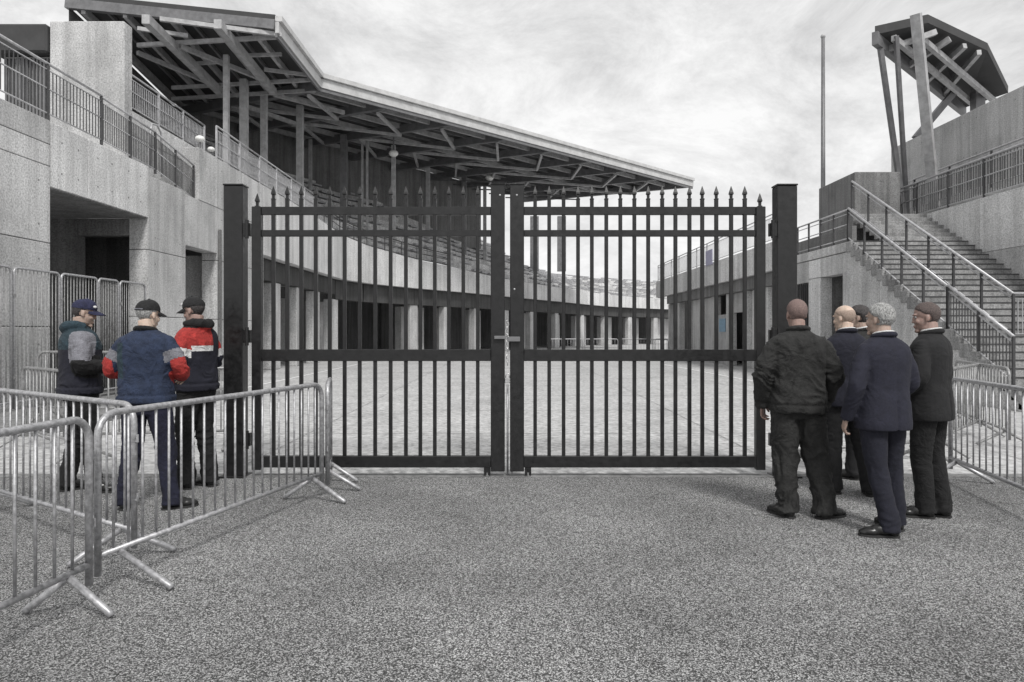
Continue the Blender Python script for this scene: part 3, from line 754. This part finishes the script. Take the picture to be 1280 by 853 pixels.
def head_mb(fat=1.0):
    m=MB()
    m.ball((0,-.012,.032),1,(.076,.097,.092),28,20)
    m.ball((0,.026,-.028),1,(.062*fat,.064,.088),24,18)
    m.ball((0,.020,-.078),1,(.054*fat,.060,.040),20,14)
    m.ball((0,.072,-.108),.023,(1.2,1,.9)); m.ball((0,.084,-.010),1,(.0115,.018,.032)); m.ball((0,.097,-.030),.0125,(1.05,1,.8))
    for s_ in (-1,1):
        m.ball((s_*.011,.090,-.034),.008); m.ball((s_*.027,.080,.029),1,(.024,.014,.009)); m.ball((s_*.036,.066,-.030),1,(.024,.022,.024))
        m.ball((s_*.076,-.004,-.008),1,(.0075,.017,.029)); m.ball((s_*.073,.004,-.024),1,(.008,.012,.015))
    m.ball((0,.089,-.066),1,(.025,.012,.0065)); m.ball((0,.087,-.077),1,(.021,.012,.007))
    return m
def hand_mb(side, curl=1.0):
    """hand along +y, palm facing -z, thumb towards -side x"""
    m=MB(); m.ball((0,.045,0),1,(.041,.052,.0155),18,12); m.ball((0,.0,0),1,(.027,.032,.021)); m.ball((0,.07,0),1,(.040,.026,.014),16,10)
    for i,(x,l) in enumerate(((-.031,.066),(-.0105,.077),(.0105,.072),(.031,.056))):
        x*=-side*-1; p=Vector((x,.085-abs(x)*.25,0)); a_=math.radians(18*curl+4*i); pts=[p-Vector((0,.02,0)),p]; 
        for k_,fr in enumerate((.45,.31,.24)):
            p=p+Vector((x*.06,math.cos(a_),-math.sin(a_)))*l*fr; pts.append(p); a_+=math.radians(34*curl)
        m.tube(pts,[.0095,.0095,.0088,.0080,.0065],10); m.ball(pts[-1],.0066)
    b=Vector((-side*.030,.018,-.004)); pts=[b,b+Vector((-side*.020,.026,-.012)),b+Vector((-side*.030,.052,-.022)),b+Vector((-side*.030,.072,-.032))]
    m.tube(pts,[.014,.012,.0105,.0085],10); m.ball(pts[-1],.0088); return m
def person(label, loc, yaw, H=1.9, g=1.0, feet=((-.12,0,0),(.12,0,0)), elbows=None, wrists=None, jacket=None, hem=.82, trousers='charcoal', baggy=1.0, amp=.006, head_yaw=0, head_pitch=0, skin='skin', hair=None, cap=None, lean=0, shirt=True, hood=False, shoes=None, suit=True, seed=1, shadowshoe=0, hsc=.96, sleeves=1.0, prop=None):
    s=H/1.765; yw=R(yaw)
    root=empty('person',(loc[0],loc[1],0),yw); tag(root,label,'person')
    T=Matrix.Scale(s,4)
    # feet: world offsets from loc -> local
    iy=Matrix.Rotation(-yw,2); F_=[]
    for (fx,fy,ta) in feet:
        v=iy@Vector((fx,fy)); F_.append((v.x/s,v.y/s,R(ta)-yw))
    sh=[Vector((-.172*g,-.004,1.395)),Vector((.172*g,-.004,1.395))]
    elbows=elbows or ((-.25,-.03,1.13),(.25,-.03,1.13)); wrists=wrists or ((-.19,.17,1.0),(.19,.17,1.0))
    E=[Vector(e) for e in elbows]; W=[Vector(e) for e in wrists]
    hip=[Vector((-.095,0,.90)),Vector((.095,0,.90))]; ank=[Vector((f[0],f[1],.095)) for f in F_]
    knee=[]
    for i in range(2):
        k_=hip[i].lerp(ank[i],.49)+Vector((0,.035,0)); knee.append(k_)
    # ---------- body: one mesh, trunk + head + hands
    hm=Matrix.Translation((0,.030+lean,1.628))@Matrix.Rotation(R(head_yaw),4,'Z')@Matrix.Rotation(-R(head_pitch),4,'X')@Matrix.Scale(hsc,4)
    b=MB(); loft(b,[(.80,0,0,.13,.09),(.95,0,0,.145,.10),(1.10,0,0,.125,.085),(1.3,0,0,.15,.095),(1.40,0,0,.12,.07),(1.47,0,0,.07,.055)],16)
    for i in range(2):
        limb(b,[hip[i],knee[i],ank[i],ank[i]-Vector((0,0,.05))],[.075,.05,.036,.034],10)
        limb(b,[sh[i]*.93-Vector((0,0,-.06)),E[i],W[i]],[.036,.036,.028],10)
    hb=head_mb(1.04 if g>1.05 else 1.0); hb.v=[tuple(hm@Vector(v)) for v in hb.v]
    nk=hm@Vector((0,-.028,-.05)); limb(hb,[(0,-.015,1.42),(0,-.008,1.50),nk],[.072,.057,.054],14)
    bm=bmesh.new()
    for mb_,vx,sm in ((b,.013,2),(hb,.0048,3)):
        me=remesh(mb_,vx,sm); bm.from_mesh(me); bpy.data.meshes.remove(me)
    for i,sd_ in ((0,-1),(1,1)):
        h_=hand_mb(sd_); d=(W[i]-E[i]).normalized(); nrm=Vector((-sd_*.6,0,-.6)); nrm=(nrm-d*nrm.dot(d)).normalized(); x=d.cross(-nrm).normalized()
        mt=Matrix((( x.x,d.x,-nrm.x,W[i].x+d.x*.02),(x.y,d.y,-nrm.y,W[i].y+d.y*.02),(x.z,d.z,-nrm.z,W[i].z+d.z*.02),(0,0,0,1)))
        h_.v=[tuple(mt@Vector(v)) for v in h_.v]; me=remesh(h_,.0036,2); bm.from_mesh(me); bpy.data.meshes.remove(me)
    me=bpy.data.meshes.new('body'); bm.to_mesh(me); bm.free(); me.transform(T); me.polygons.foreach_set('use_smooth',[True]*len(me.polygons)); body=link('body',me,skin,root)
    for s_ in (-1,1):
        p=hm@Vector((s_*.030,.0775,.008)); e_=MB().ball(tuple(p*s),.0105*s).build('eye','eye',root,smooth=True)
        q=hm@Vector((s_*.030,.0855,.008)); MB().ball(tuple(q*s),.0050*s).build('pupil','pupil',e_,smooth=True)
    # ---------- trousers
    t=MB(); loft(t,[(.80,0,0,.13*g,.10*g),(.86,0,0,.165*g,.12*g),(.95,0,0,.172*g,.128*g),(1.05,0,0,.16*g,.12*g)],20)
    for i in range(2):
        lg=ank[i].copy(); low=Vector((lg.x,lg.y-.01,.045))
        limb(t,[hip[i],hip[i].lerp(knee[i],.5),knee[i],knee[i].lerp(ank[i],.6)+Vector((0,-.012,0)),ank[i]+Vector((0,.0,.02)),low],[.098*g,.092*baggy,.076*baggy,.070*baggy,.070*baggy,.074*baggy],16)
    me=remesh(t,.011,3)
    def msk(c):
        z=c[:,2]; return .5+1.1*np.exp(-((z-.48)/.12)**2)+1.3*np.exp(-((z-.12)/.12)**2)+.5*np.exp(-((z-.85)/.1)**2)
    folds(me,amp*1.25,seed,'v',msk); me.transform(T); link('trousers',me,trousers,root)
    # ---------- shoes
    for i in range(2):
        m_=MB(); m_.ball((0,.0,.075),1,(.045,.055,.055)); m_.ball((0,.055,.058),1,(.045,.085,.045)); m_.ball((0,.125,.042),1,(.048,.075,.036)); m_.ball((0,.175,.034),1,(.040,.04,.026)); m_.ball((0,-.03,.045),1,(.040,.042,.042))
        me=remesh(m_,.007,2); c=coords(me); c[:,2]=np.maximum(c[:,2],.018); setco(me,c)
        mt=Matrix.Translation((F_[i][0],F_[i][1],0))@Matrix.Rotation(F_[i][2],4,'Z')
        me.transform(mt); me.transform(T); sho=link('shoe',me,shoes or 'leather',root)
        so_=MB(); pts=[(-.034,-.06),(0,-.075),(.034,-.06),(.036,.02),(.050,.10),(.048,.16),(.028,.205),(0,.217),(-.028,.205),(-.048,.16),(-.050,.10),(-.036,.02)]
        so_.add([(x,y,0) for x,y in pts]+[(x,y,.022) for x,y in pts],[tuple(range(12))[::-1],tuple(range(12,24))]+[(k,(k+1)%12,(k+1)%12+12,k+12) for k in range(12)])
        me=so_.mesh('sole'); me.transform(mt); me.transform(T); link('sole',me,'rubber',sho)
    # ---------- jacket
    j=MB(); hz=hem
    loft(j,[(hz,0,-.005,.195*g,.150*g),(hz+.05,0,-.005,.200*g,.152*g),(.98,0,-.003,.192*g,.143*g),(1.10,0,0,.182*g,.132*g),(1.22,0,0,.192*g,.136*g),(1.33,0,-.004,.200*g,.138*g),(1.39,0,-.008,.198*g,.126*g),(1.43,0,-.012,.178*g,.110*g),(1.462,0,-.012,.138*g,.092*g),(1.488,0,-.010,.095*g,.078),(1.51,0,-.008,.070,.070)],28,2.35)
    for i in range(2):
        sg=-1 if i==0 else 1
        limb(j,[sh[i]+Vector((-sg*.02,-.005,-.005)),sh[i].lerp(E[i],.5),E[i],E[i].lerp(W[i],.55),W[i],W[i]+(W[i]-E[i]).normalized()*.02],[.058*g*sleeves,.064*g*sleeves,.058*g*sleeves,.052*g*sleeves,.047*sleeves,.046*sleeves],16)
    if hood:
        m_=MB(); 
        pts=[(.10,.03,1.50),(.095,-.05,1.515),(.05,-.10,1.505),(0,-.115,1.49),(-.05,-.10,1.505),(-.095,-.05,1.515),(-.10,.03,1.50)]
        j.tube(pts,[.03,.042,.05,.055,.05,.042,.03],12)
    me=remesh(j,.0098,3)
    def near(c,i):
        best=np.full(len(c),9.); par=np.zeros(len(c))
        segs=[(sh[i],E[i],0,.5),(E[i],W[i],.5,1.)]
        for a,b_,u0,u1 in segs:
            a=np.array(a);b_=np.array(b_);ab=b_-a; t_=np.clip(((c-a)@ab)/(ab@ab),0,1); d=np.linalg.norm(c-(a+t_[:,None]*ab),axis=1)
            k_=d<best; best[k_]=d[k_]; par[k_]=(u0+(u1-u0)*t_)[k_]
        return best,par
    def mj(c):
        d0,t0=near(c,0); d1,t1=near(c,1); arm=np.minimum(d0,d1)<.095*g; tt=np.where(d0<d1,t0,t1)
        base=(.45 if suit else .9)+.6*np.exp(-((c[:,2]-1.06)/.12)**2)
        return np.where(arm,.9+1.0*np.exp(-((tt-.5)/.16)**2),base)
    def ex(c):
        if not suit: 
            return .006*np.exp(-((c[:,2]-hz-.03)/.02)**2)*0 - .010*np.exp(-((c[:,2]-hz-.065)/.012)**2)
        d=-.010*np.exp(-(c[:,0]/.010)**2)*(c[:,2]<hz+.22)*(c[:,1]<0)
        return d-.003*np.exp(-(c[:,0]/.012)**2)*(c[:,1]<0)
    folds(me,amp,seed+20,'v',mj,ex)
    zones=None
    if callable(jacket):
        pc=np.empty(len(me.polygons)*3); me.polygons.foreach_get('center',pc); pc=pc.reshape(-1,3)
        d0,t0=near(pc,0); d1,t1=near(pc,1); left=d0<d1; arm=(np.minimum(d0,d1)<.088*g)&(np.abs(pc[:,0])>.135*g); tt=np.where(left,t0,t1)
        mats,idx=jacket(pc,arm,left,tt)
        for mm in mats: me.materials.append(M[mm])
        me.polygons.foreach_set('material_index',idx.astype(np.int32))
    me.transform(T); link('jacket',me,None if callable(jacket) else jacket,root)
    # ---------- collar
    if shirt:
        c_=MB(); pts=[]
        for k_ in range(17):
            a_=2*math.pi*k_/16; pts.append((.063*math.cos(a_)*s,(-.012+.066*math.sin(a_))*s,(1.522-.012*math.sin(a_))*s))
        c_.tube(pts,.014*s,8,False); c_.build('shirt_collar','white_cloth',root,smooth=True)
    c_=MB(); pts=[]
    for k_ in range(17):
        a_=2*math.pi*k_/16; pts.append((.074*math.cos(a_)*s,(-.012+.074*math.sin(a_))*s,(1.503-.016*math.sin(a_))*s))
    c_.tube(pts,.021*s,10,False); c_.build('collar',(shirt and not callable(jacket) and jacket) or (jacket if not callable(jacket) else 'black_cloth'),root,smooth=True)
    # ---------- hair
    if hair:
        nu,nv=56,40; hv=[];keep=[]
        for jx in range(nv+1):
            ph=math.pi*jx/nv
            for ix in range(nu):
                th=2*math.pi*ix/nu; x=math.sin(ph)*math.cos(th); y=math.sin(ph)*math.sin(th); z=math.cos(ph); hv.append((x*.076,y*.097-.012,z*.092+.032))
        hv=np.array(hv)
        line=np.where(hv[:,1]<.005,-.060+np.clip(hv[:,1]+.06,0,1)*.25,.020+(hv[:,1]-.0)*.75)
        ear=(np.abs(hv[:,0])>.055)&(np.abs(hv[:,1]+.004)<.028); line=np.where(ear,np.maximum(line,.022),line)
        dd=hv[:,2]-line
        top=1-np.clip(dd/.03,0,1)
        th_=hair[1]; c0=np.array([0,-.012,.032]); dirn=hv-c0; un=dirn/np.linalg.norm(dirn,axis=1)[:,None]
        nn=vnoise(hv*90,seed)*.6+vnoise(hv*38,seed+2)*.7-.3
        thick=(th_*(.55+nn))*np.clip(dd/.02,0,1)-.004*(dd<=0)-.0+.0012
        if len(hair)>2 and hair[2]=='bald':   # bare crown
            crown=np.clip((hv[:,2]-.060)/.02,0,1); thick=thick*(1-crown)-.004*crown
        hv=hv+un*thick[:,None]; bmx=MB(); fs=[]
        for jx in range(nv):
            for ix in range(nu):
                i2=(ix+1)%nu; q_=(jx*nu+ix,(jx+1)*nu+ix,(jx+1)*nu+i2,jx*nu+i2)
                if max(dd[k_] for k_ in q_)>-.012: fs.append(q_)
        bmx.add([tuple((hm@Vector(v))*s) for v in hv],fs); bmx.build('hair',hair[0],root,smooth=True)
    # ---------- cap
    if cap:
        cm=MB(); nu,nv=40,14; vs=[]; fs=[]
        for jx in range(nv+1):
            ph=(math.pi*.53)*jx/nv
            for ix in range(nu):
                th=2*math.pi*ix/nu; k_=1+.012*abs(math.sin(3*th))*(-1)
                rr_=math.sin(ph)**.82; vs.append((rr_*math.cos(th)*.086*k_,rr_*math.sin(th)*.108*k_-.012,.046+math.cos(ph)*.092-.012*max(0,-math.sin(th))))
        for jx in range(nv):
            for ix in range(nu):
                i2=(ix+1)%nu; fs.append((jx*nu+ix,(jx+1)*nu+ix,(jx+1)*nu+i2,jx*nu+i2))
        cm.add(vs,fs); cm.ball((0,-.012,.138),.007); cm.v=[tuple((hm@Vector(v))*s) for v in cm.v]; cp=cm.build('cap',cap[0],root,smooth=True)
        br=MB(); n_=12; top=[];bot=[]
        for k_ in range(n_+1):
            a_=math.pi*(k_/n_); x=.074*math.cos(a_)
            for dep in (0,.35,.7,1.0):
                y=.035+.06*math.sin(a_)+dep*.078*math.sin(a_)**.55; z=.042-.020*(x/.074)**2-dep*.022
                top.append((x,y,z+.003)); bot.append((x,y,z-.003))
        o_=len(top)
        for k_ in range(n_):
            for d_ in range(3):
                a0=k_*4+d_; br.f.append((a0,a0+1,a0+5,a0+4)); br.f.append((o_+a0+4,o_+a0+5,o_+a0+1,o_+a0))
            br.f.append((k_*4+3,o_+k_*4+3,o_+k_*4+7,k_*4+7)); br.f.append((k_*4+4,o_+k_*4+4,o_+k_*4,k_*4))
        br.v=[tuple((hm@Vector(v))*s) for v in top+bot]; br.build('brim',cap[0],cp,smooth=True)
        if cap[1]:
            st_=MB(); pts=[(.087*math.sin(a_),-.012-.109*math.cos(a_),.034) for a_ in np.linspace(-.6,.6,9)]; st_.tube(pts,.0055,6); st_.v=[tuple((hm@Vector(v))*s) for v in st_.v]; st_.build('strap','grey_cloth',cp,smooth=True)
        if cap[2]:
            for (x,y,z) in cap[2]:
                e_=MB().ball((x,y,z),1,(.012,.017,.013),10,8); e_.v=[tuple((hm@Vector(v))*s) for v in e_.v]; e_.build('emblem','white_cloth',cp,smooth=True)
    return root

# -- group on the right
person('man in a dark baggy bomber jacket and trousers beside the right gate post',(2.47,5.88),-6,1.90,1.08,
    feet=((-.10,-.02,20),(.20,-.06,-70)),elbows=((-.275,-.03,1.13),(.275,-.03,1.13)),wrists=((-.25,.09,.90),(.24,.10,.90)),jacket='olive_black',hem=.845,trousers='olive_black',
    baggy=1.22,amp=.015,skin='skin_red',hair=('hair_stubble',.004),shirt=False,suit=False,seed=3,head_yaw=4,sleeves=1.12)
person('bald man in a navy suit seen between two other suited men',(3.30,6.72),10,1.88,1.02,
    feet=((-.12,0,30),(.18,-.1,-20)),jacket='dark_navy',hem=.82,trousers='charcoal',skin='skin_pale',hair=('hair_bald',.002,'bald'),seed=9,amp=.005,head_yaw=25,head_pitch=5)
person('dark haired man mostly hidden behind the bald man',(3.78,7.35),60,1.90,.98,
    feet=((-.1,0,50),(.12,.05,50)),jacket='olive_black',hem=.84,trousers='charcoal',hair=('hair_dark',.014),seed=11,amp=.006)
person('grey haired man in a navy suit jacket nearest to the camera',(2.93,5.38),14,1.84,1.06,
    feet=((-.0,-.10,78),(.16,.1,10)),elbows=((-.265,-.04,1.13),(.25,-.02,1.13)),wrists=((-.255,.07,.89),(.18,.18,.98)),jacket='navy_suit',hem=.80,trousers='dark_navy',
    skin='skin',hair=('hair_grey',.013),seed=17,amp=.0045,head_yaw=22)
person('dark haired man in a black suit, rightmost of the suited men',(3.60,5.86),38,1.87,1.04,
    feet=((-.06,-.03,70),(.10,.0,60)),jacket='charcoal',hem=.80,trousers='black_cloth',skin='skin_red',hair=('hair_short',.007),seed=23,amp=.0045,head_yaw=28,head_pitch=6)
# -- group on the left
def jk1(c,arm,left,t):
    idx=np.zeros(len(c)); up=(~arm)&(c[:,2]>1.30); idx[up]=1
    idx[(c[:,2]>1.455)&(c[:,1]<.02)]=1; idx[arm&(t<.42)&(~left)]=2; idx[arm&(t>=.42)]=3; idx[arm&left&(t<.42)]=1
    return ['dark_navy','teal_cloth','grey_cloth','black_cloth'],idx
def jk2(c,arm,left,t):
    idx=np.zeros(len(c)); idx[arm&(t<.12)]=0; idx[arm&(t>=.14)&(t<.30)]=1; idx[arm&(t>=.30)]=2; idx[arm&(t>=.30)&(np.abs(c[:,0])<.24)&(t<.52)]=0; idx[arm&(t>.85)]=5; idx[(~arm)&(c[:,2]>1.42)]=3; idx[(~arm)&(c[:,0]<-.12)&(c[:,2]>1.1)&(c[:,2]<1.40)]=4
    return ['blue_quilt','grey_cloth','red_cloth','blue_quilt','teal_cloth','black_cloth'],idx
def jk3(c,arm,left,t):
    idx=np.zeros(len(c)); idx[arm&(t<.24)]=1; idx[arm&(t>=.24)&(t<.37)]=2; idx[arm&(t>=.37)]=0
    idx[(~arm)&(c[:,2]>1.31)&(c[:,0]<.05)]=1; idx[(~arm)&(c[:,2]>1.26)&(c[:,2]<=1.31)&(c[:,0]<.05)]=2; idx[(~arm)&(c[:,2]>1.47)]=3
    return ['dark_navy','red_cloth','white_cloth','black_cloth'],idx
person('man in a navy peaked cap and dark jacket with a grey sleeve, leftmost of three',(-4.30,6.78),-52,1.94,1.2,
    feet=((-.16,.05,-40),(.16,-.05,-75)),elbows=((-.27,-.02,1.15),(.275,-.03,1.15)),wrists=((-.13,.22,1.12),(.16,.24,1.14)),jacket=jk1,hem=.90,trousers='black_cloth',
    cap=('cap_navy',False,[(.055,.075,.075)]),hair=('hair_dark',.003),hood=True,shirt=False,suit=False,seed=31,amp=.008,head_yaw=-12,head_pitch=14,skin='skin')
person('man in a blue vest with red sleeves and black cap, middle of three',(-3.29,6.12),0,1.90,1.14,
    feet=((-.19,0,15),(.22,.0,-55)),elbows=((-.305,-.02,1.16),(.305,-.02,1.16)),wrists=((-.16,.23,1.12),(.18,.23,1.10)),jacket=jk2,hem=.90,trousers='navy_trouser',
    cap=('cap_black',True,None),hair=('hair_grey',.003),shirt=False,suit=False,seed=37,amp=.008,head_yaw=-22,head_pitch=8,skin='skin_pale')
person('man in a red and navy jacket and black cap, rightmost of three',(-3.24,6.98),72,1.97,1.05,
    feet=((-.07,-.08,80),(.12,.05,60)),elbows=((-.25,-.04,1.15),(.25,-.02,1.14)),wrists=((-.15,.22,1.12),(.14,.24,1.12)),jacket=jk3,hem=.90,trousers='black_cloth',
    cap=('cap_black',False,[(-.02,.088,.082)]),hair=('hair_dark',.004),hood=True,shirt=False,suit=False,seed=41,amp=.008,head_yaw=8,head_pitch=14,skin='skin_red')
# papers held between them
pp=empty('paper_sheet',(-3.72,6.62,1.28),R(-35)); tag(pp,'white folded paper held between the leftmost and middle men','paper')
MB().add([(-.10,-.07,0),(0,-.07,.035),(.10,-.07,.0),(-.10,.07,.0),(0,.07,.035),(.10,.07,0),(-.10,-.07,.003),(0,-.07,.038),(.10,-.07,.003),(-.10,.07,.003),(0,.07,.038),(.10,.07,.003)],[(0,1,4,3),(1,2,5,4),(9,10,7,6),(10,11,8,7),(0,6,7,1),(1,7,8,2),(3,4,10,9),(4,5,11,10),(0,3,9,6),(2,8,11,5)]).build('sheet','white',pp)
